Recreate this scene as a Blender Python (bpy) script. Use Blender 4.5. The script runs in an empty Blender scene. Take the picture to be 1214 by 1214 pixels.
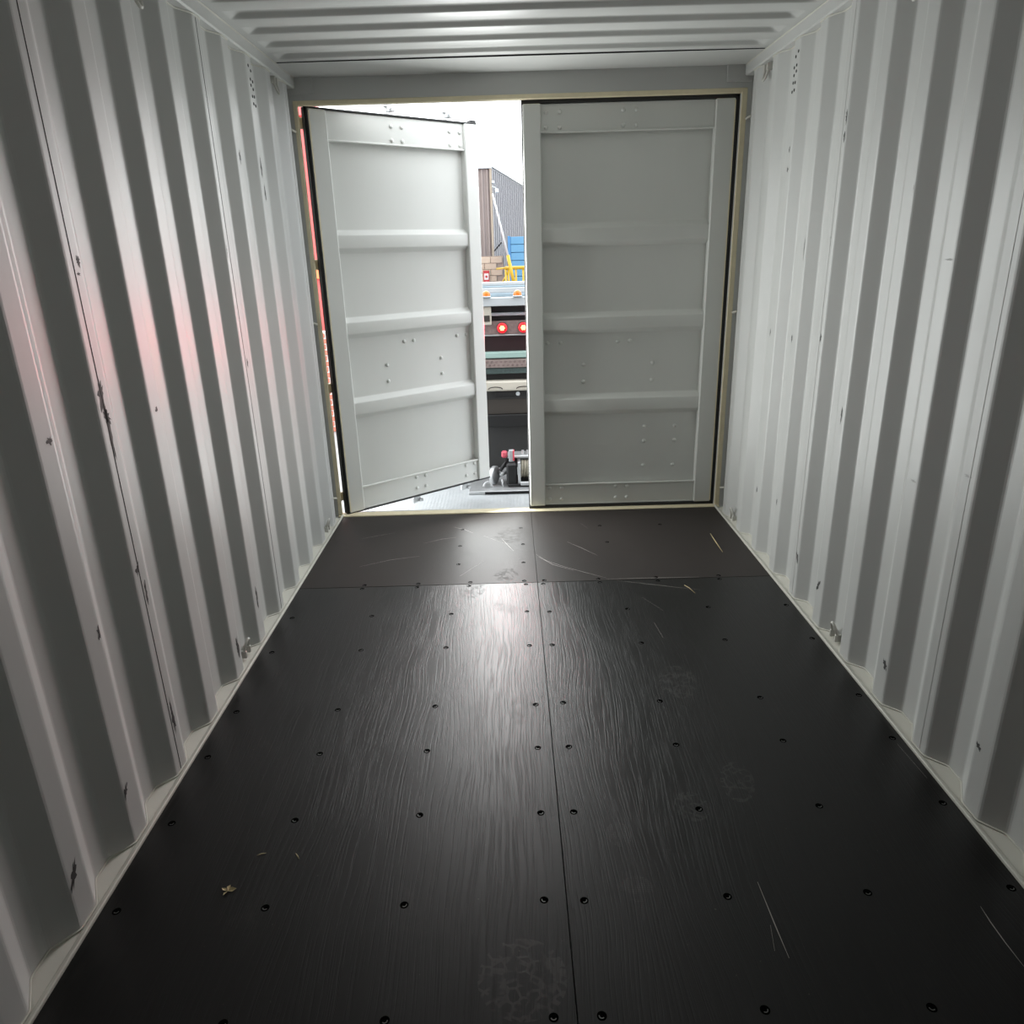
import bpy, bmesh, math, random
from mathutils import Vector, Matrix
random.seed(7)
C = bpy.context.scene.collection
S = bpy.context.scene

# ------------------------------------------------------------------ camera
F_PX, IMG = 875.2455, 1214.0
cam_d = bpy.data.cameras.new('camera'); cam = bpy.data.objects.new('camera', cam_d); C.objects.link(cam)
pitch, yaw, roll = .3406, -.0033, -.029
fw = Vector((math.sin(yaw)*math.cos(pitch), math.cos(yaw)*math.cos(pitch), -math.sin(pitch)))
rt = Vector((math.cos(yaw), -math.sin(yaw), 0)); up = rt.cross(fw)
r2 = math.cos(roll)*rt + math.sin(roll)*up; u2 = -math.sin(roll)*rt + math.cos(roll)*up
m3 = Matrix((r2, u2, -fw)).transposed()
cam.matrix_world = Matrix.Translation((-.0893, -4.3211, 1.526)) @ m3.to_4x4()
cam_d.sensor_fit = 'HORIZONTAL'; cam_d.sensor_width = 36; cam_d.lens = 36*F_PX/IMG
cam_d.clip_start = .02; cam_d.clip_end = 500
S.camera = cam

# ------------------------------------------------------------------ sky and light
SKY = 4.3
w = bpy.data.worlds.new('overcast'); S.world = w; w.use_nodes = True
bg = w.node_tree.nodes['Background']; bg.inputs[0].default_value = (.93, .965, 1, 1); bg.inputs[1].default_value = SKY
# added area light in the gap between the two leaves, brightens the interior
pd = bpy.data.lights.new('doorway_fill_light', 'AREA'); pd.shape = 'RECTANGLE'; pd.size = .42; pd.size_y = 1.88
pd.energy = 38; pd.color = (.97, 1, .985)
po = bpy.data.objects.new('doorway_fill_light', pd); C.objects.link(po)
po.location = (-.225, .004, 1.03); po.rotation_euler = (math.radians(-90), 0, math.radians(24))   # faces into the container
# wide soft sun added beyond the doors to light the interior through the gap
sd = bpy.data.lights.new('added_soft_sun', 'SUN'); sd.energy = 8; sd.angle = math.radians(88); sd.color = (1, .985, .955)
so = bpy.data.objects.new('added_soft_sun', sd); C.objects.link(so); so.location = (0, 8, 12)
AZ, EL = math.radians(-14), math.radians(6)
so.rotation_euler = Vector((-math.sin(AZ)*math.cos(EL), -math.cos(AZ)*math.cos(EL), -math.sin(EL))).to_track_quat('-Z', 'Y').to_euler()
S.cycles.max_bounces = 8; S.cycles.diffuse_bounces = 5; S.cycles.glossy_bounces = 4
S.view_settings.view_transform = 'Standard'; S.view_settings.look = 'None'
S.view_settings.exposure = 0.0; S.view_settings.gamma = 1; S.view_settings.use_curve_mapping = False

# ------------------------------------------------------------------ helpers
class MB:
    """collects shapes; build() links them as one mesh object"""
    def __init__(s): s.v = []; s.f = []; s.m = []
    def add(s, vs, fs, mi=0):
        o = len(s.v); s.v += [tuple(p) for p in vs]; s.f += [tuple(i+o for i in f) for f in fs]; s.m += [mi]*len(fs); return s
    def box(s, x0, x1, y0, y1, z0, z1, mi=0):
        if x0 > x1: x0, x1 = x1, x0
        if y0 > y1: y0, y1 = y1, y0
        if z0 > z1: z0, z1 = z1, z0
        vs = [(x0,y0,z0),(x1,y0,z0),(x1,y1,z0),(x0,y1,z0),(x0,y0,z1),(x1,y0,z1),(x1,y1,z1),(x0,y1,z1)]
        return s.add(vs, [(0,3,2,1),(4,5,6,7),(0,1,5,4),(1,2,6,5),(2,3,7,6),(3,0,4,7)], mi)
    def cbox(s, x0, x1, y0, y1, z0, z1, c=.004, mi=0):
        """box with chamfered edges"""
        bm = bmesh.new(); bmesh.ops.create_cube(bm, size=1)
        for v in bm.verts:
            v.co = Vector(((x0+x1)/2+v.co.x*abs(x1-x0), (y0+y1)/2+v.co.y*abs(y1-y0), (z0+z1)/2+v.co.z*abs(z1-z0)))
        bmesh.ops.bevel(bm, geom=bm.edges[:], offset=c, segments=1, affect='EDGES', profile=.5)
        bm.verts.index_update()
        s.add([v.co for v in bm.verts], [[v.index for v in f.verts] for f in bm.faces], mi); bm.free(); return s
    def tube(s, pts, r, n=10, mi=0, cap=True):
        pts = [Vector(p) for p in pts]; rr = r if isinstance(r, (list, tuple)) else [r]*len(pts)
        vs = []; fs = []; prev = None
        for i, p in enumerate(pts):
            a = pts[max(i-1, 0)]; b = pts[min(i+1, len(pts)-1)]; t = (b-a).normalized()
            if prev is None:
                h = Vector((0,0,1)) if abs(t.z) < .9 else Vector((1,0,0)); nrm = t.cross(h).normalized()
            else:
                nrm = (prev - t*prev.dot(t)).normalized()
            prev = nrm; bi = t.cross(nrm)
            for k in range(n):
                an = 2*math.pi*k/n; vs.append(p + (nrm*math.cos(an)+bi*math.sin(an))*rr[i])
        for i in range(len(pts)-1):
            for k in range(n):
                fs.append((i*n+k, i*n+(k+1)%n, (i+1)*n+(k+1)%n, (i+1)*n+k))
        if cap:
            fs.append(tuple(reversed(range(n)))); o = (len(pts)-1)*n; fs.append(tuple(range(o, o+n)))
        return s.add(vs, fs, mi)
    def build(s, name, mats, parent=None, smooth=False, sharp=None):
        me = bpy.data.meshes.new(name); me.from_pydata(s.v, [], s.f)
        mats = mats if isinstance(mats, (list, tuple)) else [mats]
        for m in mats: me.materials.append(m)
        if len(mats) > 1: me.polygons.foreach_set('material_index', s.m)
        bm = bmesh.new(); bm.from_mesh(me); bmesh.ops.recalc_face_normals(bm, faces=bm.faces[:]); bm.to_mesh(me); bm.free()
        if smooth:
            me.polygons.foreach_set('use_smooth', [True]*len(me.polygons))
            if sharp: me.set_sharp_from_angle(angle=math.radians(sharp))
        me.update()
        o = bpy.data.objects.new(name, me); C.objects.link(o)
        if parent: o.parent = parent
        return o

def tag(o, label=None, cat=None, group=None, kind=None):
    if label: o['label'] = label
    if cat: o['category'] = cat
    if group: o['group'] = group
    if kind: o['kind'] = kind
    return o
def empty(name, loc=(0,0,0), rz=0, parent=None):
    o = bpy.data.objects.new(name, None); C.objects.link(o); o.location = loc; o.rotation_euler = (0,0,rz)
    o.empty_display_size = .05
    if parent: o.parent = parent
    return o
def linked(o, loc, parent, rot=None):
    c = o.copy(); C.objects.link(c); c.location = loc
    if rot: c.rotation_euler = rot
    c.parent = parent
    return c

# ------------------------------------------------------------------ materials
class NT:
    def __init__(s, m): s.t = m.node_tree; s.b = s.t.nodes['Principled BSDF']
    def n(s, ty, **kw):
        o = s.t.nodes.new(ty)
        for k, v in kw.items(): setattr(o, k, v)
        return o
    def l(s, a, b): s.t.links.new(a, b)
    def math(s, op, a, b=None, c=None, clamp=False):
        o = s.n('ShaderNodeMath', operation=op); o.use_clamp = clamp
        for i, x in enumerate((a, b, c)):
            if x is None: continue
            if isinstance(x, (int, float)): o.inputs[i].default_value = x
            else: s.l(x, o.inputs[i])
        return o.outputs[0]
    def mix(s, fac, a, b):
        o = s.n('ShaderNodeMix', data_type='RGBA')
        for sock, x in ((o.inputs[0], fac), (o.inputs[6], a), (o.inputs[7], b)):
            if isinstance(x, (int, float)): sock.default_value = x
            elif isinstance(x, tuple): sock.default_value = (*x, 1) if len(x) == 3 else x
            else: s.l(x, sock)
        return o.outputs[2]
    def noise(s, vec, scale, detail=3, rough=.5, dist=0):
        o = s.n('ShaderNodeTexNoise'); s.l(vec, o.inputs['Vector'])
        o.inputs['Scale'].default_value = scale; o.inputs['Detail'].default_value = detail
        o.inputs['Roughness'].default_value = rough; o.inputs['Distortion'].default_value = dist
        return o.outputs['Fac']
    def mapping(s, vec, scale=(1,1,1), loc=(0,0,0), rot=(0,0,0)):
        o = s.n('ShaderNodeMapping'); s.l(vec, o.inputs[0])
        o.inputs['Scale'].default_value = scale; o.inputs['Location'].default_value = loc; o.inputs['Rotation'].default_value = rot
        return o.outputs[0]
    def ramp(s, fac, lo, hi):
        o = s.n('ShaderNodeMapRange'); s.l(fac, o.inputs[0]); o.inputs[1].default_value = lo; o.inputs[2].default_value = hi
        o.interpolation_type = 'SMOOTHSTEP'
        return o.outputs[0]
    def bump(s, h, strength, dist=.002):
        o = s.n('ShaderNodeBump'); o.inputs['Strength'].default_value = strength; o.inputs['Distance'].default_value = dist
        s.l(h, o.inputs['Height']); s.l(o.outputs[0], s.b.inputs['Normal'])

def mat(name, col, rough=.5, metal=0, var=.08, vs=6., spec=.5, emit=None, es=0):
    m = bpy.data.materials.new(name); m.use_nodes = True; k = NT(m)
    tc = k.n('ShaderNodeTexCoord').outputs['Object']
    f = k.noise(tc, vs, 4)
    a = tuple(max(0, c*(1-var)) for c in col); b = tuple(min(1, c*(1+var)) for c in col)
    k.l(k.mix(f, a, b), k.b.inputs['Base Color'])
    k.b.inputs['Roughness'].default_value = rough; k.b.inputs['Metallic'].default_value = metal
    k.b.inputs['Specular IOR Level'].default_value = spec
    if emit:
        k.b.inputs['Emission Color'].default_value = (*emit, 1); k.b.inputs['Emission Strength'].default_value = es
    return m

def paint(name, col, rough=.42):
    m = bpy.data.materials.new(name); m.use_nodes = True; k = NT(m)
    tc = k.n('ShaderNodeTexCoord').outputs['Object']
    f = k.noise(k.mapping(tc, (1, 1, .5)), 3.1, 3, .6)
    k.l(k.mix(f, tuple(x*.95 for x in col), tuple(min(1, x*1.04) for x in col)), k.b.inputs['Base Color'])
    k.l(k.math('MULTIPLY_ADD', f, .16, rough-.08), k.b.inputs['Roughness'])
    return m

WALL = (.50, .505, .49)
M_PAINT = paint('container_paint', WALL, .42)
M_DOOR = paint('door_paint', (.64, .65, .62), .40)
M_OUT = mat('dark_grey_exterior_paint', (.07, .075, .08), .45)
M_SEAL = paint('white_sealant', (.54, .53, .47), .5)
M_CREAM = mat('cream_primer', (.74, .66, .46), .6, var=.12, vs=20)
M_RUBBER = mat('black_rubber', (.012, .012, .012), .55)
M_GAP = mat('dark_joint', (.01, .01, .01), .9)
M_STEEL = mat('galvanised_steel', (.55, .56, .56), .4, .7, .15, 25)
M_RING = mat('painted_ring', (.55, .54, .50), .45)
M_SCRATCH = mat('scratch', (.34, .31, .29), .6)
M_TAN = mat('dry_straw', (.55, .45, .25), .7)

def floor_mat(name, base, grain, rough, spec, treads=()):
    m = bpy.data.materials.new(name); m.use_nodes = True; k = NT(m)
    tc = k.n('ShaderNodeTexCoord').outputs['Object']
    # grain runs along y, bent by slow noise
    sep = k.n('ShaderNodeSeparateXYZ'); k.l(tc, sep.inputs[0])
    slow = k.noise(k.mapping(tc, (2.2, .9, 1)), 1.0, 2)
    px = k.math('MULTIPLY_ADD', slow, .16, sep.outputs[0])
    com = k.n('ShaderNodeCombineXYZ'); k.l(px, com.inputs[0]); k.l(k.math('MULTIPLY', sep.outputs[1], .016), com.inputs[1])
    g1 = k.noise(com.outputs[0], 190, 3, .6)
    grooves = k.ramp(g1, .36, .52)
    big = k.noise(k.mapping(tc, (1, .5, 1)), 2.5, 4, .6)
    dust = k.ramp(k.noise(k.mapping(tc, (7, 5, 1)), 1.0, 7, .75), .56, .80)
    spots = k.ramp(k.noise(tc, 90, 2, .5), .74, .80)
    c = k.mix(big, tuple(x*.8 for x in base), tuple(x*1.2 for x in base))
    c = k.mix(k.math('MULTIPLY', dust, .12), c, (.12, .11, .10))
    c = k.mix(k.math('MULTIPLY', spots, .18), c, (.3, .27, .22))
    rg = k.math('MULTIPLY_ADD', dust, .14, k.math('MULTIPLY_ADD', big, .10, rough-.05))
    tot = None
    masks = [None, None]
    for (x, y, ra, rb, ang, kind) in treads:
        mp = k.n('ShaderNodeMapping', vector_type='TEXTURE'); k.l(tc, mp.inputs[0])      # into the print's own frame
        mp.inputs['Location'].default_value = (x, y, 0); mp.inputs['Rotation'].default_value = (0, 0, -ang); mp.inputs['Scale'].default_value = (ra, rb, 1)
        ln = k.n('ShaderNodeVectorMath', operation='LENGTH'); k.l(mp.outputs[0], ln.inputs[0])
        masks[kind] = ln.outputs['Value'] if masks[kind] is None else k.math('MINIMUM', masks[kind], ln.outputs['Value'])
    if treads:
        broken = k.ramp(k.noise(tc, 28, 2), .36, .56)
        if masks[0] is not None:   # fine diamond tread
            X, Y = sep.outputs[0], sep.outputs[1]
            pa = k.math('SINE', k.math('MULTIPLY', k.math('ADD', X, Y), 520)); pb = k.math('SINE', k.math('MULTIPLY', k.math('SUBTRACT', X, Y), 520))
            tot = k.math('MULTIPLY', k.ramp(k.math('MULTIPLY', pa, pb), .0, .25), k.math('LESS_THAN', masks[0], 1))
        if masks[1] is not None:   # lug rings
            vo = k.n('ShaderNodeTexVoronoi', feature='DISTANCE_TO_EDGE'); k.l(tc, vo.inputs['Vector']); vo.inputs['Scale'].default_value = 42
            t = k.math('MULTIPLY', k.ramp(vo.outputs[0], .16, .07), k.math('LESS_THAN', masks[1], 1))
            tot = t if tot is None else k.math('MAXIMUM', tot, t)
        tot = k.math('MULTIPLY', tot, broken)
    if tot is not None:
        c = k.mix(k.math('MULTIPLY', tot, .22), c, (.10, .095, .09))
        rg = k.math('MULTIPLY_ADD', tot, .12, rg)
    k.l(c, k.b.inputs['Base Color']); k.l(rg, k.b.inputs['Roughness'])
    k.b.inputs['Specular IOR Level'].default_value = spec
    h = k.math('MULTIPLY_ADD', k.noise(tc, 35, 4, .6), .25, grooves)
    if tot is not None: h = k.math('MULTIPLY_ADD', tot, .35, h)
    k.bump(h, grain, .0012)
    return m
TREAD = [(.085,-2.09,.055,.095,.25,0),(.06,-1.94,.045,.055,.2,1),(.03,-1.36,.05,.05,.4,0),(.10,-1.42,.05,.05,.2,0),(.195,-2.885,.042,.04,-.2,0),(.175,-2.70,.035,.045,0,0),
         (.50,-1.95,.07,.11,.1,1),(-.10,-3.12,.10,.10,.3,1),(-.14,-1.31,.07,.04,.8,0),(.40,-2.60,.05,.06,0,1),(-.30,-1.12,.06,.10,.3,1),(.56,-2.50,.05,.09,.2,1),(-.08,-2.10,.05,.09,.1,0)]
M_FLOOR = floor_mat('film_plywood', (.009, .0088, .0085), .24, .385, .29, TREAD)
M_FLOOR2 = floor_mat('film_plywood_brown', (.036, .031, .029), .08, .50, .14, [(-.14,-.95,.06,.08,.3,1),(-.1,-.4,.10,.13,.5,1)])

# ------------------------------------------------------------------ container shell
XI, XO = 1.165, 1.201          # inner ridges / outer flats of the side walls
PITCH, TIP0 = .2763, -3.1745
HC = 2.39
YB, YE = -5.86, -.067          # rear end, door end of the corrugated walls

def corr_profile(y0, y1):
    """points (y, depth 0 at ridge..1 at outer flat) of the corrugation with small fillets"""
    kn = []
    k0 = int(math.floor((y0-TIP0)/PITCH))-1; k1 = int(math.ceil((y1-TIP0)/PITCH))+1
    for k in range(k0, k1+1):
        t = TIP0 + k*PITCH
        kn += [(t-.070, 0), (t, 0), (t+.068, 1), (t+.138, 1)]
    out = []
    r = .007
    for i in range(1, len(kn)-1):
        p = Vector((kn[i][0], kn[i][1]*.036)); a = Vector((kn[i-1][0], kn[i-1][1]*.036)); b = Vector((kn[i+1][0], kn[i+1][1]*.036))
        pa = p+(a-p).normalized()*r; pb = p+(b-p).normalized()*r
        for q in (pa, (pa+pb)*.25+p*.5, pb): out.append((q.x, q.y))
    def at(y):
        for (ya, da), (yb, db) in zip(out, out[1:]):
            if ya <= y <= yb: return da+(db-da)*(y-ya)/max(1e-9, yb-ya)
        return .036
    return [(y0, at(y0))] + [q for q in out if y0+1e-4 < q[0] < y1-1e-4] + [(y1, at(y1))]

def corr_panel(side, y0, y1, z0, z1, m, parent):
    pr = corr_profile(y0, y1); mb = MB(); n = len(pr); th = .002
    vs = []
    for z in (z0, z1):
        vs += [(side*(XI+d), y, z) for y, d in pr]
    for z in (z0, z1):
        vs += [(side*(XI+d+th), y, z) for y, d in pr]
    fs = []
    for i in range(n-1):
        fs += [(i, i+1, n+i+1, n+i), (2*n+i, 3*n+i, 3*n+i+1, 2*n+i+1), (i, 2*n+i, 2*n+i+1, i+1), (n+i, n+i+1, 3*n+i+1, 3*n+i)]
    fs += [(0, n, 3*n, 2*n), (n-1, 3*n-1, 4*n-1, 2*n-1)]
    mb.add(vs, fs)
    return mb.build('corrugated_panel', m, parent, smooth=False)

seams = [YB, -4.595, -3.490, -2.385, -1.280, -.175+PITCH*0, YE]
def side_wall(name, side, m, label):
    root = empty(name, (0,0,0)); tag(root, label, 'wall', kind='structure')
    for a, b in zip(seams, seams[1:]):
        corr_panel(side, a, b, .0, HC-.05, m, root)
    for s in seams[1:-1]:
        if side < 0 and s in (-2.385, -1.280): MB().box(side*(XI-.0006), side*(XI+.002), s-.0016, s+.0016, .012, HC-.06).build('seam_line', M_GAP, root)
        else: MB().box(side*(XI-.0008), side*(XI+.002), s-.0025, s+.0025, .012, HC-.06).build('weld_bead', M_PAINT, root)
    return root
wl = side_wall('wall_left', -1, M_PAINT, 'pale grey corrugated steel wall on the side of the open door leaf')
wr = side_wall('wall_right', 1, M_PAINT, 'pale grey corrugated steel wall on the side of the closed door leaf')

# vent holes pressed through the ridges
def vent(root, side, yc, zc):
    for (dy, dz) in [(-.022,.085),(.004,.07),(-.014,.035),(.012,.03),(-.016,.012),(.008,.0),(-.014,-.03),(.010,-.028),(-.010,-.058),(.014,-.062)]:
        MB().tube([(side*(XI+.001), yc+dy, zc+dz), (side*(XI-.0012), yc+dy, zc+dz)], .0065, 8).build('vent_hole', M_GAP, root)
vent(wl, -1, -.71, 2.21); vent(wr, 1, -.72, 2.20)

marks_l = [(-2.385,1.20,.027,.06,.1),(-2.38,1.14,.024,.03,-.2),(-2.38,1.10,.012,.09,0),(-2.64,1.138,.022,.012,0),(-2.10,1.10,.015,.012,0),(-2.39,.70,.02,.025,.4),
           (-2.37,.62,.010,.05,0),(-1.31,1.55,.012,.03,0),(-1.31,1.75,.006,.12,0),(-.73,1.90,.014,.07,0),(-.72,1.80,.012,.05,0),(-1.0,1.918,.012,.035,0),
           (-2.943,.15,.022,.045,.5),(-2.68,.17,.016,.03,.5),(-2.37,.20,.016,.08,0),(-2.63,.63,.014,.03,0),(-1.82,.12,.02,.07,0),
           (-1.55,.2,.016,.06,0),(-2.36,1.53,.014,.018,0),(-2.37,1.50,.012,.006,0),(-1.26,1.12,.01,.03,0)]
marks_r = [(-1.306,1.95,.016,.03,0),(-1.306,1.885,.014,.022,0),(-.737,1.91,.012,.015,0),(-.735,1.83,.012,.015,0),(-1.28,1.54,.007,.07,0),
           (-1.862,1.674,.010,.022,0),(-.694,1.12,.012,.022,0),(-.981,1.12,.012,.02,0),(-1.289,1.16,.012,.02,0),(-1.297,.20,.018,.03,.4),
           (-1.539,.18,.018,.035,-.3),(-2.12,.155,.02,.025,.4),(-2.636,.209,.022,.014,.9),(-2.114,.81,.03,.005,.5),(-2.378,.904,.03,.005,.5),
           (-2.117,1.467,.03,.004,0),(-1.02,1.5,.006,.06,0),(-.70,.33,.012,.02,0),(-.99,.36,.01,.02,0),(-1.56,.9,.01,.04,0)]
M_SCUFF = mat('rubber_scuff', (.05, .05, .048), .7, var=.6, vs=60)
M_SCUFFP = mat('faint_scuff', (.36, .36, .35), .6, var=.2, vs=60)
def scuffs(root, side, marks):
    """each scuff is a ragged patch lying on the face of a ridge"""
    for (yc, zc, ry, rz, sl) in marks:
        k = round((yc-TIP0+.035)/PITCH); lo, hi = TIP0+k*PITCH-.066, TIP0+k*PITCH-.004      # keep it on the flat
        n = 26; vs = []
        for i in range(n):
            a = 2*math.pi*i/n; r_ = random.uniform(.35, 1.0)
            dz = r_*rz*math.sin(a); yy = min(hi, max(lo, yc + r_*ry*math.cos(a)*.8 + sl*dz))
            vs.append((side*(XI-.0004), yy, zc+dz))
        cy = sum(v[1] for v in vs)/n; vs.append((side*(XI-.0004), cy, zc))
        MB().add(vs, [(i, (i+1) % n, n) for i in range(n)]).build('scuff', M_SCUFF if ry < .028 else M_SCUFFP, root)
scuffs(wl, -1, marks_l); scuffs(wr, 1, marks_r)

# rear wall, out of view behind the camera
root = empty('wall_back'); tag(root, 'grey corrugated steel end wall opposite the doors', 'wall', kind='structure')
mb = MB(); pr = []
x = -1.2
while x < 1.2:
    pr += [(x, 0), (x+.11, 0), (x+.14, .045), (x+.25, .045)]; x += .28
pr = [(min(a, 1.203), b) for a, b in pr]
n = len(pr); vs = [(a, YB-.05+b, z) for z in (-.02, HC+.02) for a, b in pr]
mb.add(vs, [(i, i+1, n+i+1, n+i) for i in range(n-1)])
mb.build('corrugated_panel', M_PAINT, root)
MB().box(-1.25, 1.25, YB-.12, YB-.052, -.16, HC+.05).build('outer_frame', M_PAINT, root)

# ceiling: door-end plate and stamped roof sheets with recessed ribs
ceil = empty('ceiling'); tag(ceil, 'pale grey stamped steel roof with recessed cross ribs', 'ceiling', kind='structure')
RP = .209
def roof_sheet(y1, nr, first_far):
    """sheet from y1 backwards holding nr ribs; first_far = door-side edge of the first recess"""
    ys = [y1]; hs = [0]
    for i in range(nr):
        f = first_far - i*RP
        for dy, h in ((.004,0),(0,.06),(-.004,.3),(-.009,.8),(-.013,.97),(-.019,1),(-.085,1),(-.091,.97),(-.096,.8),(-.101,.3),(-.105,.06),(-.109,0)):
            ys.append(f+dy); hs.append(h)
    ye = first_far - (nr-1)*RP - .15
    ys.append(ye); hs.append(0)
    xs = []; gx = []
    for xx, g in ((-1.19,0),(-1.128,0),(-1.122,.06),(-1.112,.35),(-1.096,.8),(-1.082,.97),(-1.07,1),(-.5,1),(0,1)):
        xs.append(xx); gx.append(g)
    for xx, g in reversed(list(zip(xs[:-1], gx[:-1]))): xs.append(-xx); gx.append(g)
    nx, ny = len(xs), len(ys)
    vs = [(xx, yy, HC + .021*h*g + .004*math.cos(xx*1.3)) for yy, h in zip(ys, hs) for xx, g in zip(xs, gx)]
    fs = [(j*nx+i, j*nx+i+1, (j+1)*nx+i+1, (j+1)*nx+i) for j in range(ny-1) for i in range(nx-1)]
    MB().add(vs, fs).build('roof_sheet', M_PAINT, ceil, smooth=True, sharp=40)
    return ye
MB().box(-1.2, 1.2, -.325, .02, HC-.001, HC+.006).build('door_end_plate', M_PAINT, ceil)
MB().box(-1.15, 1.15, -.3275, -.3245, HC-.0028, HC+.008).build('seam_line', M_GAP, ceil)
y = -.326; far = -.378
for i in range(5):
    ye = roof_sheet(y, 5, far); far -= 5*RP; y = ye
MB().box(-1.26, 1.26, YB-.12, .12, HC+.045, HC+.06).build('outer_skin', M_PAINT, ceil)

# rails along roof and floor
for side, nm, ft in ((-1, 'left', 'beside the open leaf'), (1, 'right', 'beside the closed leaf')):
    r = empty('trim_top_rail_'+nm); tag(r, 'grey box rail along the roof edge ' + ft, 'trim', kind='structure')
    MB().cbox(side*1.158, side*1.235, YB-.02, -.0, 2.338, HC+.045, .006).build('rail', M_PAINT, r)
    MB().tube([(side*1.160, YB, HC-.001), (side*1.160, -.33, HC-.001), (side*1.160, -.004, HC-.002)], .0045, 8).build('weld_bead', M_SEAL, r, smooth=True)
    # white weld line following the corrugation under the rail
    pr = corr_profile(YB+.02, YE)
    MB().tube([(side*(XI+d-.001), yy, 2.336) for yy, d in pr], .0035, 6).build('weld_bead', M_SEAL, r, smooth=True)
    b = empty('baseboard_'+nm); tag(b, 'cream white floor rail at the foot of the corrugated wall ' + ft, 'trim', kind='structure')
    MB().box(side*1.150, side*1.24, YB, 0, -.16, -.002).build('rail', M_PAINT, b)
    MB().cbox(side*1.147, side*1.160, YB, 0, -.01, .010, .003).build('floor_strip', M_SEAL, b)
    # sealed ledge in the hollows, sloping up to the outer flat
    pr = corr_profile(YB+.01, YE); n = len(pr)
    vs = [(side*1.157, yy, .004) for yy, d in pr] + [(side*(XI+d+.001), yy, .004+.40*(d+.004)) for yy, d in pr]
    MB().add(vs, [(i, i+1, n+i+1, n+i) for i in range(n-1)]).build('sealed_ledge', M_SEAL, b)
    MB().tube([(side*(XI+d-.001), yy, .006+.40*(d+.004)) for yy, d in pr], .003, 6).build('sealant_bead', M_SEAL, b, smooth=True)

# door frame: posts, header, sill, cream lining strips
for side, nm, ft in ((-1, 'left', 'the open leaf'), (1, 'right', 'the closed leaf')):
    p = empty('trim_corner_post_'+nm); tag(p, 'grey steel corner post on the hinge side of ' + ft, 'post', kind='structure')
    MB().box(side*1.204, side*1.26, -.10, .12, -.16, HC+.05).build('post', M_PAINT, p)
    MB().box(side*(1.158 if side < 0 else 1.1485), side*1.206, .0, .012 if side < 0 else .04, -.01, 2.275).build('door_jamb', M_PAINT, p)
    MB().cbox(side*(1.149 if side > 0 else 1.156), side*1.179, -.005, .015, -.008, 2.284, .003).build('lining_strip', M_CREAM, p)
    MB().tube([(side*1.196, -.058, .01), (side*1.196, -.058, 2.335)], .0055, 8).build('lashing_rod', M_PAINT, p, smooth=True)
    MB().box(side*1.2035, side*1.2045, -.078, -.070, .01, 2.336).build('seam_line', M_GAP, p)
    for z in (2.14, 1.16, .12):
        MB().tube([(side*1.176, -.012, z), (side*1.200, -.050, z+.012)], .006, 8).build('tie_bar', M_SEAL, p, smooth=True)
h = empty('trim_door_header'); tag(h, 'grey steel header beam above the two door leaves', 'beam', kind='structure')
MB().box(-1.206, 1.206, .0, .11, 2.275, HC+.045).build('beam', M_PAINT, h)
MB().cbox(-1.179, 1.179, -.004, .028, 2.262, 2.285, .003).build('lining_strip', M_CREAM, h)
for side in (-1, 1):
    MB().cbox(side*1.066, side*1.2, -.010, .002, 2.312, HC+.0, .002).build('corner_gusset', M_PAINT, h)
sill = empty('trim_door_sill'); tag(sill, 'cream edged steel sill under the door leaves', 'sill', kind='structure')
MB().box(-1.2, 1.2, -.012, .11, -.16, -.012).build('beam', M_PAINT, sill)
MB().cbox(-1.179, 1.179, -.024, .045, -.02, .006, .003).build('lining_strip', M_CREAM, sill)

# floor: plywood sheets with countersunk screws
fl = empty('floor'); tag(fl, 'dark film faced plywood floor of four visible sheets with sunk screws', 'floor', kind='structure')
XM = .014
sheets = []
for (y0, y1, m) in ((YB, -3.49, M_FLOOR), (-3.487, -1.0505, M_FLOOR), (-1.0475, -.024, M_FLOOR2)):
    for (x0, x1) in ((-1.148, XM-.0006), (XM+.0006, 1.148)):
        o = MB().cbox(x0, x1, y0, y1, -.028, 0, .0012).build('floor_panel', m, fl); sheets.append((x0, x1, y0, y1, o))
MB().box(-1.15, 1.15, YB, -.02, -.05, -.0285).build('subfloor', mat('joint_dust', (.16, .14, .10), .9), fl)
M_HOLE = mat('screw_hole', (.002, .002, .002), 1.0, spec=0); M_HEAD = mat('screw_head', (.12, .12, .115), .5, .3)
sb = MB(); N = 16
ring = lambda r, z, ox=0, oy=0: [(ox+r*math.cos(2*math.pi*k/N), oy+r*math.sin(2*math.pi*k/N), z) for k in range(N)]
sb.add(ring(.0108, .0002)+ring(.0100, .0004)+ring(.008, .0004), [(k, (k+1)%N, N+(k+1)%N, N+k) for k in range(N)]+[(N+k, N+(k+1)%N, 2*N+(k+1)%N, 2*N+k) for k in range(N)]+[tuple(range(2*N, 3*N))], 0)
sb.add([(.0068*math.cos(a), .0068*math.sin(a), .0009) for a in [math.pi*(1.1+.08*i) for i in range(11)]]+[(.0045*math.cos(a), .0045*math.sin(a), .0009) for a in [math.pi*(1.1+.08*i) for i in range(11)]],
       [(i, i+1, 12+i, 11+i) for i in range(10)], 1)
scr0 = None
rows = {-.55:(-.387,-.048,.412), -.80:(-.388,-.047,), -.30:(-.39,-.05,.41,.76), -1.028:(-.573,-.311,-.051,.049,.315,-.833,.6,.9), -1.069:(-.833,-.573,-.316,-.047,.047,.315,.6,.9),
        -1.358:(-1.1,-.737,-.388,-.047,.051,.408,.762,1.115), -1.657:(-1.1,-.738,-.387,-.045,.054,.41,.763,1.116)}
for yy in (-2.07, -2.315, -2.61, -2.915, -3.208): rows[yy] = (-1.103,-.74,-.389,-.037,.061,.413,.764,1.115)
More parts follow.
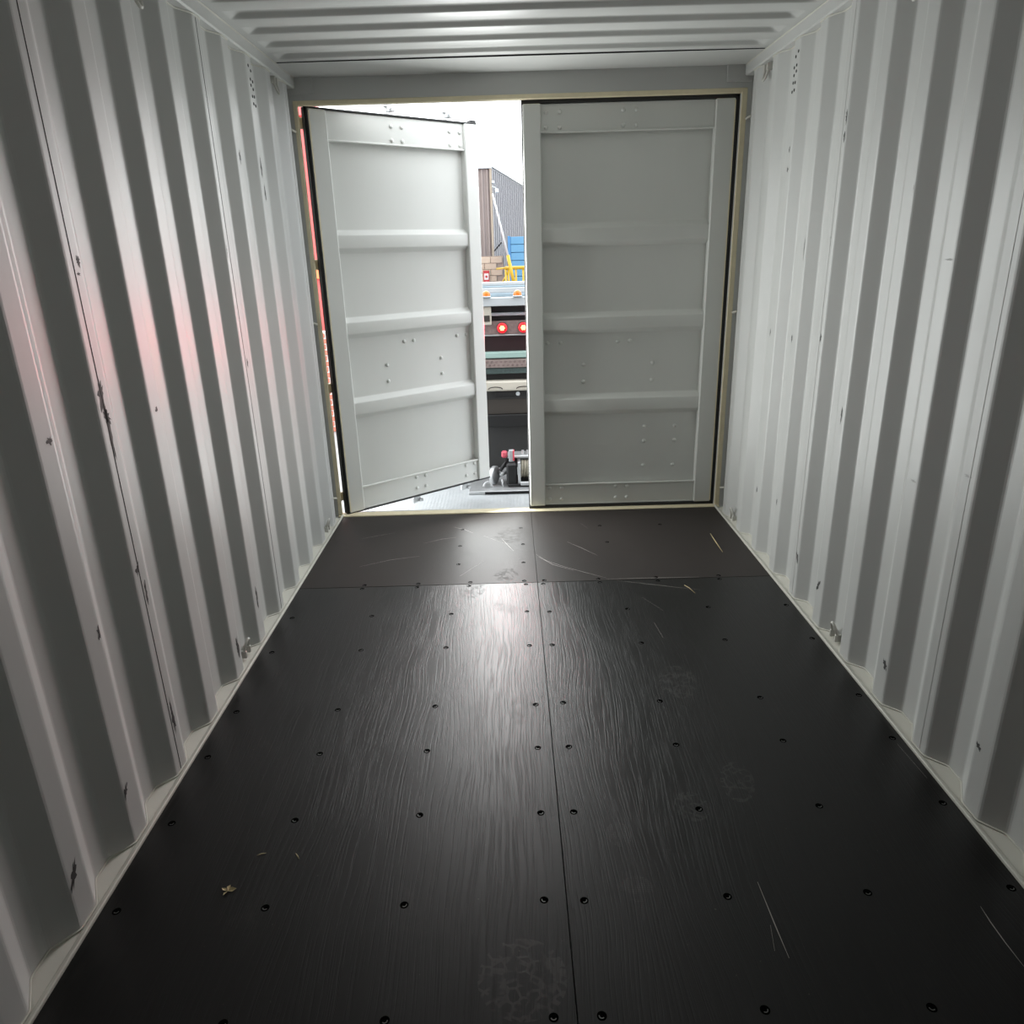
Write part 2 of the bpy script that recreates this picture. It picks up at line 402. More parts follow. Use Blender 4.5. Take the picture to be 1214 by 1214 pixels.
for yy, xs in rows.items():
    for xx in xs:
        xx += random.uniform(-.006, .006); y2 = yy + random.uniform(-.004, .004)
        if yy in (-1.028, -1.069): y2 = yy
        par = next(o for (a, b, c, d, o) in sheets if a <= xx <= b and c <= y2 <= d)
        if scr0 is None: scr0 = sb.build('screw', [M_HOLE, M_HEAD], par); scr0.location = (xx, y2, 0)
        else: linked(scr0, (xx, y2, 0), par, (0, 0, random.uniform(-.8, .8)))
# scratches dragged over the sheets
def scratch(pts, wd=.0022):
    pts = [Vector((a, b, .0003)) for a, b in pts]; L = []; R = []
    for i, p in enumerate(pts):
        t = (pts[min(i+1, len(pts)-1)]-pts[max(i-1, 0)]).normalized(); nn = Vector((-t.y, t.x, 0)); w2 = wd*(.35 if i in (0, len(pts)-1) else 1)*.5
        L.append(p+nn*w2); R.append(p-nn*w2)
    n = len(pts); mx = sum((p.x for p in pts))/n; my = sum((p.y for p in pts))/n
    par = next(o for (a, b, c, d, o) in sheets if a-.01 <= mx <= b+.01 and c-.01 <= my <= d+.01)
    MB().add(L+R, [(i, i+1, n+i+1, n+i) for i in range(n-1)]).build('scratch', M_SCRATCH, par)
for pts in ([(.02,-.70),(.071,-.789),(.158,-.872),(.25,-.945),(.353,-1.02)], [(.40,-1.055),(.556,-1.108),(.66,-1.145),(.773,-1.182)], [(.03,-.73),(.10,-.84),(.20,-.92)],
            [(.35,-1.035),(.583,-1.036),(.804,-1.04)], [(.49,-1.243),(.559,-1.382)], [(-.164,-.464),(-.13,-.56),(-.099,-.643)], [(-.965,-.403),(-.886,-.363),(-.789,-.322)],
            [(-.37,-.954),(-.32,-.87),(-.256,-.774)], [(-.266,-.41),(-.147,-.532)], [(.499,-1.49),(.511,-1.621)], [(.199,-.536),(.27,-.63),(.341,-.737)],
            [(1.011,-2.964),(1.008,-3.008),(1.008,-3.062),(1.011,-3.124)], [(1.118,-2.345),(1.126,-2.509)], [(.501,-2.874),(.502,-3.001),(.504,-3.088)], [(.491,-3.001),(.478,-3.069)],
            [(-.6,-.5),(-.5,-.44),(-.42,-.42)], [(-.45,-.25),(-.38,-.30),(-.33,-.36)], [(.30,-.25),(.33,-.33)], [(-.9,-.8),(-.75,-.72),(-.6,-.68)]):
    scratch(pts, random.uniform(.0016, .0032))

# ------------------------------------------------------------------ door leaves
RIBS = ((1.561, 1.631), (1.087, 1.153), (.611, .682))
BOLTS = [(u, z) for z in (2.205, 2.132, .133, .06) for u in (.122, .195, .53, .60)] + [(u, 1.01) for u in (.12, .195, .53, .60)] + [(.33,.88),(.33,.78),(.735,.88),(.735,.78)]
EXTRA = [(.70,.5),(.885,.5),(.70,.41),(.885,.41),(.70,.255),(.88,.255)]
bolt_me = None
def leaf(name, s, loc, rz, label, bolts, LW, t, ZB, ZT):
    """local: hinge edge at x=0, free edge at x=s*LW, inside face towards -y"""
    global bolt_me
    root = empty(name, loc, rz); tag(root, label, 'door', kind='structure')
    SW = .095
    MB().cbox(0, s*SW*1.08, 0, .055, ZB, ZT, .005).build('stile', M_DOOR, root)
    MB().cbox(s*(LW-SW), s*LW, 0, .055, ZB, ZT, .005).build('stile', M_DOOR, root)
    x0, x1 = s*SW*1.02, s*(LW-SW*.97)
    MB().cbox(x0, x1, .018, .055, 2.112, ZT, .003).build('rail', M_DOOR, root)
    MB().cbox(x0, x1, .018, .055, ZB, .152, .003).build('rail', M_DOOR, root)
    MB().cbox(x0, x1, .008, .022, 2.104, 2.114, .003).build('rail_lip', M_DOOR, root)
    MB().cbox(x0, x1, .008, .022, .150, .160, .003).build('rail_lip', M_DOOR, root)
    MB().cbox(x0, x1, .014, .022, ZB, ZB+.008, .002).build('rail_lip', M_DOOR, root)
    # pressed panel with three ribs standing proud of the sheet
    pz = [(.14, .046)]
    for a, b in reversed(RIBS): pz += [(a-.027, .046), (a, .010), (b, .010), (b+.027, .046)]
    pz.append((2.12, .046))
    out = [pz[0]]
    for i in range(1, len(pz)-1):
        p = Vector(pz[i]); a = Vector(pz[i-1]); b = Vector(pz[i+1]); r = .005
        pa = p+(a-p).normalized()*r; pb = p+(b-p).normalized()*r
        out += [tuple(pa), tuple((pa+pb)*.25+p*.5), tuple(pb)]
    out.append(pz[-1]); n = len(out)
    vs = [(xx, d, z) for xx in (x0, x1) for z, d in out] + [(xx, d+.003, z) for xx in (x0, x1) for z, d in out]
    fs = [(i, i+1, n+i+1, n+i) for i in range(n-1)] + [(2*n+i, 3*n+i, 3*n+i+1, 2*n+i+1) for i in range(n-1)]
    MB().add(vs, fs).build('panel', M_DOOR, root, smooth=True, sharp=35)
    # rubber gasket round the edge
    g = MB()
    g.cbox(-s*t, -s*.0005, .006, .062, ZB-t, ZT+t, .003); g.cbox(s*(LW+.0005), s*(LW+.006), .030, .062, ZB-t, ZT+t, .002)
    g.cbox(-s*t, s*(LW+.007), .006, .062, ZT+.0005, ZT+t, .003); g.cbox(-s*t, s*(LW+.007), .006, .062, ZB-t, ZB-.0005, .003)
    g.build('gasket', M_RUBBER, root)
    g = MB(); g.tube([(-s*.010, .018, ZB-.006), (-s*.010, .018, ZT+.008)], .007, 8)
    g.build('gasket_lip', M_RUBBER, root, smooth=True)
    MB().box(-s*.0005, s*.006, -.0012, .001, ZB+.01, ZT-.01).build('edge_strip', M_CREAM, root)
    MB().cbox(s*(LW-.03), s*(LW+.012), .02, .062, ZT+t, ZT+t+.016, .004).build('gasket_corner', M_RUBBER, root)
    for (u, z) in bolts:
        d = .018 if (z > 2.11 or z < .15) else .046
        p = (s*(LW-u), d, z)
        if bolt_me is None:
            b = MB(); pts = [(0,.002,0),(0,-.0035,0),(0,-.007,0),(0,-.0095,0)]
            b.tube(pts, [.0118,.0118,.0095,.0045], 10); bo = b.build('bolt', M_DOOR, root, smooth=True, sharp=60); bolt_me = bo.data; bo.location = p
        else:
            bo = bpy.data.objects.new('bolt', bolt_me); C.objects.link(bo); bo.parent = root; bo.location = p
    MB().cbox(s*.002, s*(LW-.002), .0555, .060, ZB+.002, ZT-.002, .002).build('outer_skin', M_OUT, root)
    # outside: lock rods, cams, handles, hinges
    for u in (.16, .565):
        X = s*(LW-u)
        MB().tube([(X, .105, -.06), (X, .105, 2.335)], .017, 12).build('lock_rod', M_STEEL, root, smooth=True, sharp=50)
        c = MB()
        for z, q in ((2.31, 1), (-.045, -1)):
            c.cbox(X-.012, X+.028, .086, .126, z-.02, z+.03, .004); c.cbox(X-.034, X-.014, .075, .105, z+.012*q-.008, z+.012*q+.03, .003)
            c.cbox(X+.012, X+.040, .070, .098, z-.018, z+.002, .003)
        c.build('cam', M_STEEL, root)
        br = MB()
        for z in (2.17, 1.01, .10): br.cbox(X-.045, X+.045, .056, .125, z-.04, z+.04, .006)
        br.build('rod_bracket', M_STEEL, root)
    MB().cbox(s*(LW-.75), s*(LW-.14), .125, .14, .81, .85, .004).build('lock_handle', M_STEEL, root)
    for z in (2.19, 1.479, .785, .11):
        MB().cbox(-s*.042, s*.10, .063, .078, z-.028, z+.028, .004).build('hinge', M_CREAM, root)
    return root
TH = math.radians(39.5)
leaf('door_1', 1, (-1.107, .012, 0), TH, 'open left steel door leaf swung outwards, brightly lit, with three pressed ribs', BOLTS, 1.107, .010, .012, 2.254)
leaf('door_2', -1, (1.127, .016, 0), 0, 'closed right steel door leaf in shade with three pressed ribs and bolts', BOLTS + EXTRA, 1.115, .0225, .024, 2.244)

# ------------------------------------------------------------------ lashing rings
def lashing_ring(side, y, z, top, label):
    root = empty('lashing_ring', (side*(XI+.018), y, z)); tag(root, label, 'lashing ring', 'welded lashing rings')
    s = -side; q = -1 if top else 1
    for a, b in ((-.030, -.016), (.016, .030)): MB().cbox(s*-.016, s*.012, a, b, -.016, .016, .003).build('bracket', M_RING, root)
    pts = []
    for i in range(13):
        a = math.pi*i/12
        pts.append((s*(.002+.014*math.sin(a)), -.024*math.cos(a), q*(.004+.052*math.sin(a)**.8)))
    MB().tube(pts, .0058, 8).build('ring', M_RING, root, smooth=True, sharp=60)
    return root
lashing_ring(-1, -1.72, 2.30, True, 'steel lashing ring high on the left corrugated wall under the roof rail')
lashing_ring(-1, -1.705, .036, False, 'steel lashing ring at the foot of the left corrugated wall, mid floor')
lashing_ring(1, -1.70, 2.265, True, 'steel lashing ring high on the right corrugated wall under the roof rail')
lashing_ring(1, -1.705, .036, False, 'steel lashing ring at the foot of the right corrugated wall, mid floor')
lashing_ring(-1, -.285, 2.325, True, 'small steel lashing ring in the upper corner nearest the open door leaf')
lashing_ring(1, -.285, 2.318, True, 'small steel lashing ring in the upper corner nearest the closed door leaf')
lashing_ring(-1, -.285, .026, False, 'steel lashing ring at floor level in the corner by the open door leaf')
lashing_ring(1, -.285, .026, False, 'steel lashing ring at floor level in the corner by the closed door leaf')

# ------------------------------------------------------------------ litter on the floor
def splinter(pts, label, r=.0022, group='wood splinters on the floor'):
    o = MB().tube(pts, [r*.4]+[r]*(len(pts)-2)+[r*.4], 5).build('wood_splinter', M_TAN, None, smooth=True)
    tag(o, label, 'splinter', group)
M_STRAW = M_TAN
splinter([(1.003,-.475,.003),(1.0,-.60,.003),(.998,-.744,.003)], 'long pale splinter lying near the closed door leaf and right wall', .003)
splinter([(.71,-1.13,.002),(.725,-1.16,.002),(.74,-1.22,.002)], 'pale splinter just behind the cross joint of the floor, right half')
for i, (x, y, a) in enumerate([(-.80,-2.74,.3),(-.70,-2.75,2.2)]):
    dx, dy = math.cos(a)*.012, math.sin(a)*.012
    splinter([(x-dx,y-dy,.002),(x,y,.003),(x+dx,y+dy,.002)], ['tiny straw-coloured splinter beyond the dry leaf, nearer the left wall', 'tiny straw-coloured splinter beyond the dry leaf, further from the left wall'][i], .0016)
lf = empty('dry_leaf', (-.849, -2.861, .001)); tag(lf, 'small crumpled dry leaf on the black floor near the left wall', 'leaf')
for a, sz in ((.3,.022),(1.5,.018),(2.7,.020),(4.3,.016)):
    d = Vector((math.cos(a), math.sin(a), 0)); nn = Vector((-d.y, d.x, 0))
    p = [Vector((0,0,.001)), d*sz*.5+nn*sz*.28+Vector((0,0,.006)), d*sz+Vector((0,0,.003)), d*sz*.5-nn*sz*.28+Vector((0,0,.002)), d*sz*.5+Vector((0,0,.0005))]
    MB().add(p, [(0,1,4),(1,2,4),(2,3,4),(3,0,4)]).build('lobe', M_TAN, lf)

# ================================================================== outside
M_DECK = None
def deck_mat():
    m = bpy.data.materials.new('tread_plate'); m.use_nodes = True; k = NT(m)
    tc = k.n('ShaderNodeTexCoord').outputs['Object']
    s = k.n('ShaderNodeSeparateXYZ'); k.l(tc, s.inputs[0])
    a = k.math('SINE', k.math('MULTIPLY', k.math('ADD', s.outputs[0], s.outputs[1]), 130)); b = k.math('SINE', k.math('MULTIPLY', k.math('SUBTRACT', s.outputs[0], s.outputs[1]), 130))
    t = k.ramp(k.math('MULTIPLY', a, b), .25, .6)
    n = k.noise(tc, 12, 5, .6)
    k.l(k.mix(n, (.44, .47, .48), (.60, .62, .62)), k.b.inputs['Base Color'])
    k.b.inputs['Metallic'].default_value = .3; k.b.inputs['Roughness'].default_value = .45
    k.bump(t, .5, .003)
    return m
M_DECK = deck_mat()
M_BLACKP = mat('black_plastic', (.007, .007, .007), .5)
M_DKGREY = mat('dark_grey_panel', (.022, .022, .021), .5, var=.25)
M_BROWN = mat('dark_brown_panel', (.04, .034, .028), .5, var=.25)
M_MAROON = mat('maroon_panel', (.022, .010, .011), .4, var=.3)
M_WHITE = mat('white_enamel', (.42, .45, .46), .35)
M_PALEBLUE = mat('pale_blue_enamel', (.27, .35, .40), .35)
M_AQUA = mat('pale_aqua_bar', (.28, .40, .36), .4)
M_TEAL = mat('teal_grey_mesh', (.06, .09, .085), .6, var=.5, vs=60)
M_PINKST = mat('worn_pinkish_steel', (.27, .215, .195), .5, var=.25, vs=30)
M_CREAMW = mat('cream_plastic', (.48, .45, .38), .45)
M_SPECK = mat('galvanised_speckle', (.18, .13, .12), .5, var=.6, vs=55)
M_SILVER = mat('silver_bar', (.5, .52, .55), .3, .6)
M_AMBER = mat('amber_lens', (.42, .10, .005), .25, emit=(1, .30, .01), es=.35)
M_REDLENS = mat('red_lens', (.30, .005, .01), .25, emit=(1, .01, .02), es=1.2)
M_CORE = mat('lit_lamp_core', (1, .6, .3), .3, emit=(1, .62, .16), es=2.2)
M_YEL = mat('yellow_paint', (.40, .27, .006), .45)

# tray the container stands on and the truck tail behind it: one vehicle
TY = 1.5
pz = lambda py: 1.292-.00648*(py-336)
truck = empty('tray_truck', (0, 1.2, -.16)); tag(truck, 'silver tray truck carrying the container, with dark headboard, white beam and lamps', 'truck')
def tp(name, m, x0, x1, y0, y1, z0, z1, c=.004, parent=None):
    o = MB().cbox(x0, x1, y0-1.2, y1-1.2, z0+.16, z1+.16, c).build(name, m, parent or truck); return o
tp('deck', M_DECK, -1.25, 1.25, -6.0, 1.9, -.24, -.1605)
tp('winch_plate', M_STEEL, -.42, .55, .835, 1.46, -.1604, -.135)
tp('slot', M_GAP, -.30, .50, .827, .836, -.158, -.140, .001)
tp('lower_panel', M_DKGREY, -1.1, 1.1, TY, TY+.08, -.16, pz(505))
tp('black_band', M_BLACKP, -1.1, 1.1, TY-.03, TY+.06, pz(505), pz(490))
tp('middle_panel', M_BROWN, -1.1, 1.1, TY, TY+.07, pz(490), pz(466))
tp('upper_panel', M_DKGREY, -1.1, 1.1, TY-.01, TY+.07, pz(471), pz(460))
sl = tp('catch_plate', M_BLACKP, -.215, -.02, TY-.035, TY-.012, pz(467), pz(461))
o = MB().tube([(-.035, TY-.045-1.2, pz(464)+.16), (-.035, TY-.03-1.2, pz(464)+.16)], .016, 12).build('bolt_head', M_WHITE, sl)
cb = tp('cream_bar', M_CREAMW, -1.1, 1.1, TY-.06, TY+.05, pz(460), pz(448), .012)
for xc in (-.21, .01, .23):
    pts = [(xc+.055*math.cos(a), TY-.061-1.2, pz(457.5)+.16+.018*math.sin(a)) for a in [math.pi*i/8 for i in range(9)]]
    MB().tube(pts, .004, 6).build('moulded_arch', M_BROWN, cb, smooth=True)
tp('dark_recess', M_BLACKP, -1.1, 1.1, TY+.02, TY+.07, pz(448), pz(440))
ms = tp('step_mesh', M_TEAL, -1.1, 1.1, TY-.02, TY+.05, pz(440), pz(433))
gs = tp('grip_step', M_PINKST, -1.1, 1.1, TY-.05, TY+.05, pz(432), pz(422))
lug = MB()
for i in range(60):
    xc = -1.06+i*.036
    for r_, zz in enumerate((pz(425), pz(429))):
        lug.cbox(xc+r_*.018-.009, xc+r_*.018+.009, TY-.058-1.2, TY-.049-1.2, zz+.16-.007, zz+.16+.007, .003)
tag(lug.build('step_lugs', M_SPECK, gs), kind='stuff')
tp('step_edge', M_TEAL, -1.1, 1.1, TY-.02, TY+.05, pz(422), pz(420))
tp('aqua_bar', M_AQUA, -1.1, 1.1, TY-.06, TY+.04, pz(420.5), pz(413.5), .006)
tp('maroon_panel', M_MAROON, -1.1, 1.1, TY, TY+.06, pz(414), pz(395))
tp('panel_edge', M_STEEL, -1.1, 1.1, TY-.03, TY+.04, pz(395), pz(393.5), .002)
lp = tp('lamp_plate', M_SPECK, -1.1, 1.1, TY-.02, TY+.05, pz(393.5), pz(378))
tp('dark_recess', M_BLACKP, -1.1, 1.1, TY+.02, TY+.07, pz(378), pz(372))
tp('silver_bar', M_SILVER, -1.1, 1.1, TY-.03, TY+.03, pz(372), pz(368.5))
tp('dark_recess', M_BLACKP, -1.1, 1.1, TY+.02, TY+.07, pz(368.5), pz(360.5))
tp('white_beam', M_WHITE, -1.15, 1.15, TY-.08, TY+.06, pz(360.5), pz(351))
tp('rail', M_PALEBLUE, -1.15, 1.15, TY+.03, TY+.10, pz(351), pz(347))
tp('rail', M_WHITE, -1.15, 1.15, TY+.05, TY+.12, pz(347), pz(341))
tp('rail', M_PALEBLUE, -1.15, 1.15, TY+.07, TY+.14, pz(341), pz(339))
tp('rail', M_WHITE, -1.15, 1.15, TY+.09, TY+.16, pz(339), pz(335))
ob = tp('latch_bracket', M_CREAMW, -.29, -.222, TY-.055, TY-.018, pz(382), pz(361), .006)
tp('latch_window', M_BROWN, -.278, -.234, TY-.060, TY-.053, pz(378), pz(371), .002, truck)
for xc, pyy in ((-.255, 348), (-.020, 347.5)):
    am = MB().cbox(xc-.034, xc+.034, TY-.10-1.2, TY-.02-1.2, pz(350.5)+.16, pz(349)+.16, .003).build('marker_lamp', M_WHITE, truck)
    pts = [(xc, TY-.06-1.2, pz(349.5)+.16+d) for d in (0, .012, .026, .036, .041)]
    MB().tube(pts, [.030, .031, .027, .017, .005], 14).build('amber_lens', M_AMBER, am, smooth=True, sharp=60)
def tail_lamp(xc, zc):
    y0 = TY-.02-1.2
    lb = MB().tube([(xc, y0, zc+.16), (xc, y0-.012, zc+.16)], [.043, .041], 20).build('tail_lamp', M_RUBBER, truck)
    MB().tube([(xc, y0-.012, zc+.16), (xc, y0-.020, zc+.16), (xc, y0-.024, zc+.16)], [.039, .037, .030], 20).build('red_lens', M_REDLENS, lb)
    core = MB()
    for i in range(7):
        a = i*math.pi/3; rr = 0 if i == 6 else .013
        core.tube([(xc+rr*math.cos(a), y0-.022, zc+.16+rr*math.sin(a)), (xc+rr*math.cos(a), y0-.028, zc+.16+rr*math.sin(a))], [.009, .006], 8)
    core.build('lit_core', M_CORE, lb)
    ld = bpy.data.lights.new('tail_lamp_glow', 'SPOT'); ld.color = (1, .06, .10); ld.energy = TAIL_W; ld.spot_size = math.radians(110); ld.spot_blend = .7; ld.shadow_soft_size = .04
    lo = bpy.data.objects.new('tail_lamp_glow', ld); C.objects.link(lo); lo.location = (xc, y0-.05+1.2, zc); lo.rotation_euler = (math.radians(-90), 0, 0); lo.scale = (1, .35, 1)   # lens spreads sideways
TAIL_W = 25
for xc in (-.143, .019, .38, .54): tail_lamp(xc, pz(386))

# winch bolted on the deck
WX, WY, WZ = -.105, 1.03, -.135
win = empty('winch', (WX, WY, WZ)); tag(win, 'cable winch with wound rope standing on the silver truck deck', 'winch'); win.scale = (1.14, 1.14, 1.14)
MB().cbox(-.02, .40, -.10, .12, 0, .02, .003).build('base_plate', M_BLACKP, win)
MB().cbox(-.03, .04, -.085, .10, .0, .155, .012).build('gearbox', M_BLACKP, win)
MB().cbox(.045, .062, -.088, .10, .01, .165, .004).build('side_plate', M_STEEL, win)
MB().cbox(.30, .32, -.088, .10, .01, .165, .004).build('side_plate', M_STEEL, win)
MB().tube([(.06, 0, .10), (.30, 0, .10)], .030, 14).build('drum', M_STEEL, win, smooth=True, sharp=50)
M_ROPE = mat('grey_rope', (.28, .26, .20), .7, var=.3, vs=60)
for i in range(13):
    xc = .072+i*.0178; pts = [(xc+.004*math.sin(a), .052*math.cos(a), .098+.052*math.sin(a)) for a in [2*math.pi*j/20 for j in range(21)]]
    MB().tube(pts, .0095, 7, cap=False).build('rope_turn', M_ROPE, win, smooth=True)
MB().cbox(-.02, .40, -.02, .10, .172, .190, .004).build('tie_plate', M_STEEL, win)
tb = MB()
for i in range(9): tb.tube([(.08+i*.032, .03, .19), (.08+i*.032, .03, .213)], .009, 8)
tb.build('bolt_row', M_STEEL, win)
MB().tube([(-.105, -.06, .062), (-.085, -.06, .062), (-.080, -.06, .062)], [.060, .062, .056], 22).build('end_wheel', M_STEEL, win, smooth=True, sharp=40).rotation_euler = (0, 0, math.radians(-25))
MB().tube([(-.075, -.03, .06), (-.03, -.01, .08)], .013, 10).build('axle', M_STEEL, win, smooth=True)
MB().tube([(-.07, -.05, .10), (-.03, -.02, .15), (.0, .0, .175)], .012, 8).build('clutch_lever', M_BLACKP, win, smooth=True)
MB().tube([(-.052, -.08, .005), (-.056, -.085, -.0), (-.060, -.08, .05)], .006, 8).build('hook_pin', M_STEEL, win, smooth=True)
tg = MB().cbox(-.012, .022, -.05, -.02, .155, .235, .005).build('control_box', M_WHITE, win)
MB().cbox(.014, .024, -.053, -.018, .165, .232, .002).build('red_stripe', mat('red_label', (.7, .05, .08), .5), tg)
MB().cbox(-.06, -.02, -.04, .0, .18, .225, .010).build('red_cap', mat('pink_red_cap', (.65, .10, .14), .4), win)
MB().cbox(.06, .32, -.105, -.085, .01, .035, .004).build('front_bar', M_STEEL, win)
rg = MB().tube([(.16, -.13, .012), (.20, -.12, .03), (.25, -.115, .035), (.32, -.12, .03)], [.012, .022, .026, .02], 8).build('rope_tail', mat('cream_strap', (.62, .58, .46), .8), win, smooth=True)
# shackle lying on the deck
sh = MB().tube([(-.28+.03*math.cos(a), .93+.01*math.sin(a), -.150+.034*math.sin(a)+.02) for a in [math.pi*i/10 for i in range(11)]], .008, 8).build('shackle', M_STEEL, None, smooth=True)
tag(sh, 'small steel shackle standing on the silver deck below the open door', 'shackle')

# ground
g = MB().box(-60, 60, -12, 110, -1.35, -1.2).build('ground', mat('yard_concrete', (.28, .28, .275), .85, var=.15, vs=1.5)); tag(g, 'grey concrete yard around the truck', 'ground', kind='structure')

# grey clad warehouse, nearest corner at (-.62, 25)
wh = empty('warehouse', (-.62, 25, -1.2)); tag(wh, 'grey metal clad warehouse behind the truck lamps', 'building')
M_CLADB = mat('brown_grey_cladding', (.20, .165, .15), .6, var=.06, vs=1); M_CLADG = mat('grey_cladding', (.13, .13, .138), .6, var=.05, vs=1); M_FLASH = mat('grey_flashing', (.40, .42, .42), .5)
H = 5.65
d = Vector((.148, .989, 0)); nn = Vector((.989, -.148, 0))
MB().box(-14, -.03, .03, .12, 0, H).build('front_wall', M_CLADB, wh)
ri = MB(); 
rib0 = None
for i in range(60):
    x = -.12-i*.19
    if rib0 is None:
        rib0 = MB().cbox(-.05, .05, -.06, .04, 1.35, H-.12, .03).build('cladding_rib', M_CLADB, wh); rib0.location = (x, .03, 0)
    else: linked(rib0, (x, .03, 0), wh)
vs = [(0,0,0), tuple(d*30), tuple(d*30-nn*.1), tuple(-nn*.1+d*.1)]
vs = [(a, b, z) for z in (0, H) for a, b, _ in [(v[0], v[1], 0) for v in vs]]
MB().add(vs, [(0,1,2,3),(7,6,5,4),(0,4,5,1),(1,5,6,2),(2,6,7,3),(3,7,4,0)]).build('side_wall', M_CLADG, wh)
rot = (0, 0, math.atan2(d.y, d.x))
rib1 = None
for i in range(60):
    p = d*(.25+i*.48)
    if rib1 is None:
        rib1 = MB().cbox(-.03, .03, -.035, .03, 1.2, H-.1, .015).build('cladding_rib', M_CLADG, wh); rib1.location = p; rib1.rotation_euler = rot
    else: linked(rib1, p, wh, rot)
MB().cbox(-14, .06, -.10, .10, H-.12, H+.10, .01).build('roof_flashing', M_FLASH, wh)
fl2 = MB().cbox(0, 30, -.07, .08, H-.06, H+.08, .01).build('roof_flashing', M_FLASH, wh); fl2.rotation_euler = rot
MB().cbox(-.03, .05, -.07, .03, 0, H, .01).build('corner_flashing', mat('tan_flashing', (.27, .225, .17), .6), wh)
vs = [(-14, 0, H), (0, 0, H), (4.4, 29.6, H), (-14, 29.6, H)]
MB().add(vs+[(a, b, c-.05) for a, b, c in vs], [(0,1,2,3),(7,6,5,4),(0,4,5,1),(1,5,6,2),(2,6,7,3),(3,7,4,0)]).build('roof', M_FLASH, wh)
fd = MB(); fd.cbox(.15, .28, -.25, -.12, 4.70, 4.86, .03); fd.tube([(.02, -.02, 4.95), (.18, -.15, 4.88)], .02, 8)
fd.build('floodlight', M_WHITE, wh)
MB().cbox(.05, .14, -.2, -.05, 5.02, 5.12, .02).build('camera_housing', M_WHITE, wh)
MB().tube([(.35, -.3, 3.02), (.06, -.2, 2.72)], .03, 6).build('brace', M_DKGREY, wh)

# low brick plinth wall with fire sign
pw = empty('block_wall', (-4, 21.6, -1.2)); tag(pw, 'low tan block wall below the grey warehouse', 'wall')
MB().box(-6, 3.78, .02, .3, 0, 2.56).build('backing', mat('tan_mortar', (.26, .21, .165), .9), pw)
M_BLOCKS = [mat('tan_block_%s' % n_, c_, .85) for n_, c_ in (('a', (.36, .29, .22)), ('b', (.33, .265, .20)), ('c', (.38, .315, .245)))]
bl0 = [MB().cbox(0, .385, 0, .05, 0, .185, .008).build('block', m_, pw) for m_ in M_BLOCKS]
cnt = 0
for j in range(13):
    for i in range(16):
        x = 3.36-.4*i-(.2 if j % 2 else 0)
        c0 = bl0[(i*5+j*3+i*j) % 3]
        if cnt < 3: b_ = bl0[cnt]; b_.location = (x, -.02, .195*j)
        else: linked(c0, (x, -.02, .195*j), pw)
        cnt += 1
fs_ = empty('fire_sign', (-.80, 21.50, .45)); tag(fs_, 'red fire point sign with white square on the tan block wall', 'sign')
M_SIGNR = mat('sign_red', (.32, .015, .02), .4); M_SIGNW = mat('sign_white', (.45, .44, .43), .4)
MB().cbox(-.10, .10, .0, .03, 0, .46, .004).build('board', M_SIGNR, fs_)
MB().cbox(-.075, .075, -.006, .001, .17, .37, .002).build('white_square', M_SIGNW, fs_)
MB().tube([(0, -.010, .27), (0, -.005, .27)], .04, 14).build('emblem', M_SIGNR, fs_)
MB().cbox(-.03, .03, -.006, .001, .04, .11, .002).build('white_mark', M_SIGNW, fs_)

# blue clad shed
bs = empty('blue_shed', (0, 20.5, -1.2)); tag(bs, 'bright blue shed of horizontal boards behind the yellow rail', 'shed')
M_BLUE = mat('blue_boards', (.06, .19, .32), .5, var=.06, vs=2); M_BLUED = mat('blue_frame', (.03, .14, .30), .5)
MB().box(-.02, 6, .05, 3, 0, 3.12).build('shell', M_BLUED, bs)
for i in range(13):
    MB().cbox(.03, 5.9, -.02, .06, .02+i*.24, .245+i*.24, .01).build('board', M_BLUE, bs)
MB().cbox(-.06, .03, -.04, .1, 0, 3.15, .01).build('corner_post', M_BLUED, bs)

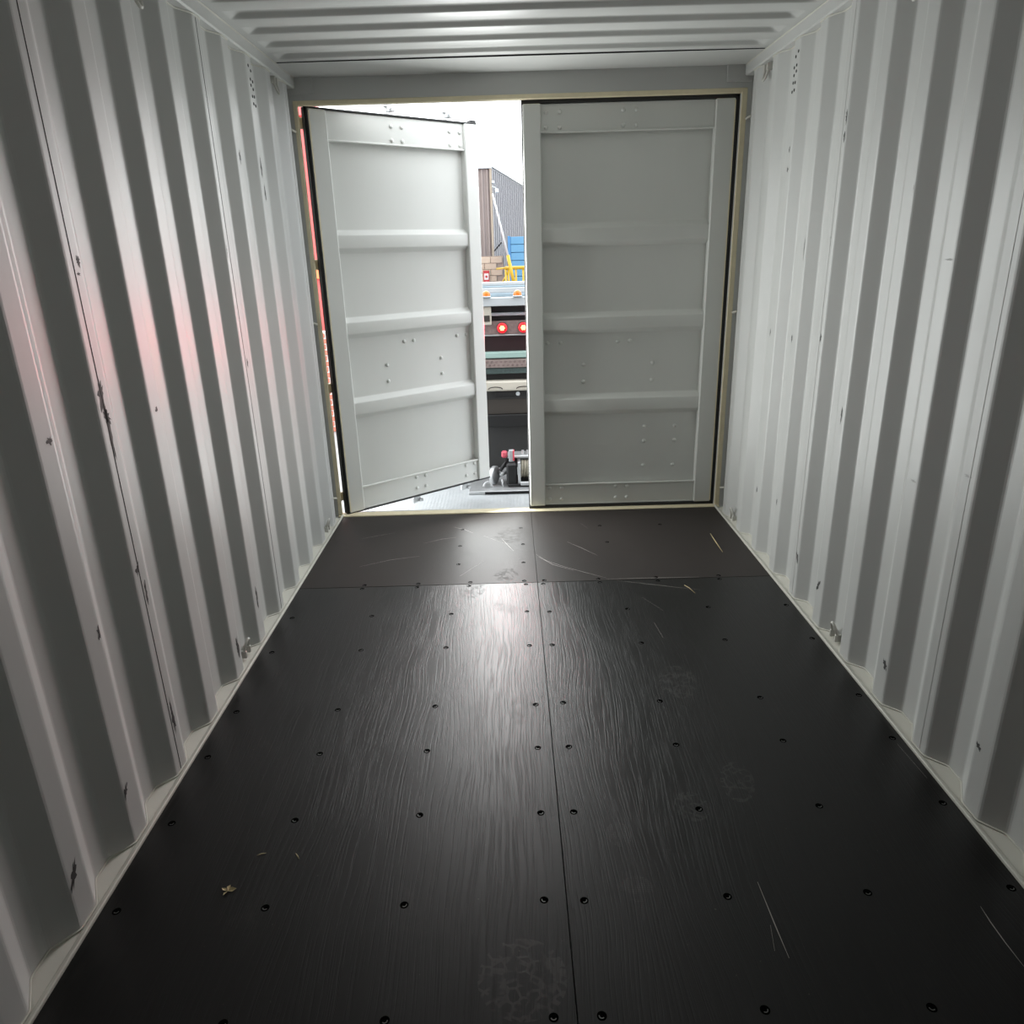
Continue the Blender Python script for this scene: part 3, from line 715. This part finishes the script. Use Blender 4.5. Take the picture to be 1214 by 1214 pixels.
# yellow railing and raised boom gate
yr = empty('yellow_railing', (0, 18, -1.2)); tag(yr, 'yellow tubular safety railing in front of the blue shed', 'railing')
zt = 2.25
MB().tube([(-.16, 0, zt), (3.5, 0, zt)], .05, 10).build('top_rail', M_YEL, yr, smooth=True)
MB().tube([(-.16, 0, zt-.95), (3.5, 0, zt-.95)], .035, 10).build('mid_rail', M_YEL, yr, smooth=True)
MB().tube([(-.16, 0, zt), (-.42, 1.8, zt-.06)], .03, 10).build('top_rail', M_YEL, yr, smooth=True)
for x in [-.14, -.06] + [.15+.21*i for i in range(14)]:
    MB().tube([(x, 0, 0 if x < 0 else zt-1.4), (x, 0, zt)], .03, 8).build('baluster', M_YEL, yr, smooth=True)
MB().tube([(-.36, .6, zt-.6), (-.08, 0, zt-.12)], .025, 8).build('brace', M_YEL, yr, smooth=True)
bg_ = empty('boom_gate', (.10, 17.6, -1.2)); tag(bg_, 'white boom gate arm raised steeply from a yellow foot', 'gate')
MB().tube([(-.16, 0, 2.55), (-.54, 0, 4.20)], [.032, .022], 8).build('arm', M_WHITE, bg_, smooth=True)
MB().tube([(0, 0, 1.75), (-.17, 0, 2.60)], .048, 8).build('counterweight_arm', M_YEL, bg_, smooth=True)
MB().cbox(-.12, .14, -.12, .12, 0, 1.8, .02).build('cabinet', M_YEL, bg_)

# left side of the yard, glimpsed through the hinge gap
M_CORAL = mat('coral_red_paint', (.72, .12, .11), .45, var=.1, vs=2)
rc = empty('red_container', (-6.47, 9, -1.2)); tag(rc, 'coral red shipping container glimpsed through the gap beside the open leaf hinges', 'container')
MB().box(.95, 3.36, .06, 6, 0, 5.0).build('shell', M_CORAL, rc)
r0 = None
for i in range(9):
    x = 3.22-i*.265
    if r0 is None: r0 = MB().cbox(-.07, .07, -.01, .08, .1, 4.9, .03).build('corrugation', M_CORAL, rc); r0.location = (x, 0, 0)
    else: linked(r0, (x, 0, 0), rc)
MB().cbox(0.92, 3.39, -.03, .2, 4.85, 5.05, .01).build('top_rail', M_CORAL, rc); MB().cbox(0.92, 3.39, -.03, .2, 2.35, 2.6, .01).build('bottom_rail', mat('orange_rail', (.75, .22, .08), .5), rc)
bw = empty('brick_wall', (-6, 7.5, -1.2)); tag(bw, 'red brick wall with white mortar seen below the red container', 'wall')
MB().box(1.0, 3.15, .02, .25, 0, 1.6).build('mortar', mat('white_mortar', (.72, .70, .66), .9), bw)
M_BRICK = mat('red_brick', (.50, .15, .10), .85, var=.25, vs=9); b0 = None
for j in range(18):
    for i in range(8):
        x = 2.92-.24*i-(.12 if j % 2 else 0)
        if b0 is None: b0 = MB().cbox(0, .22, 0, .05, 0, .066, .005).build('brick', M_BRICK, bw); b0.location = (x, -.015, .02+.088*j)
        else: linked(b0, (x, -.015, .02+.088*j), bw)
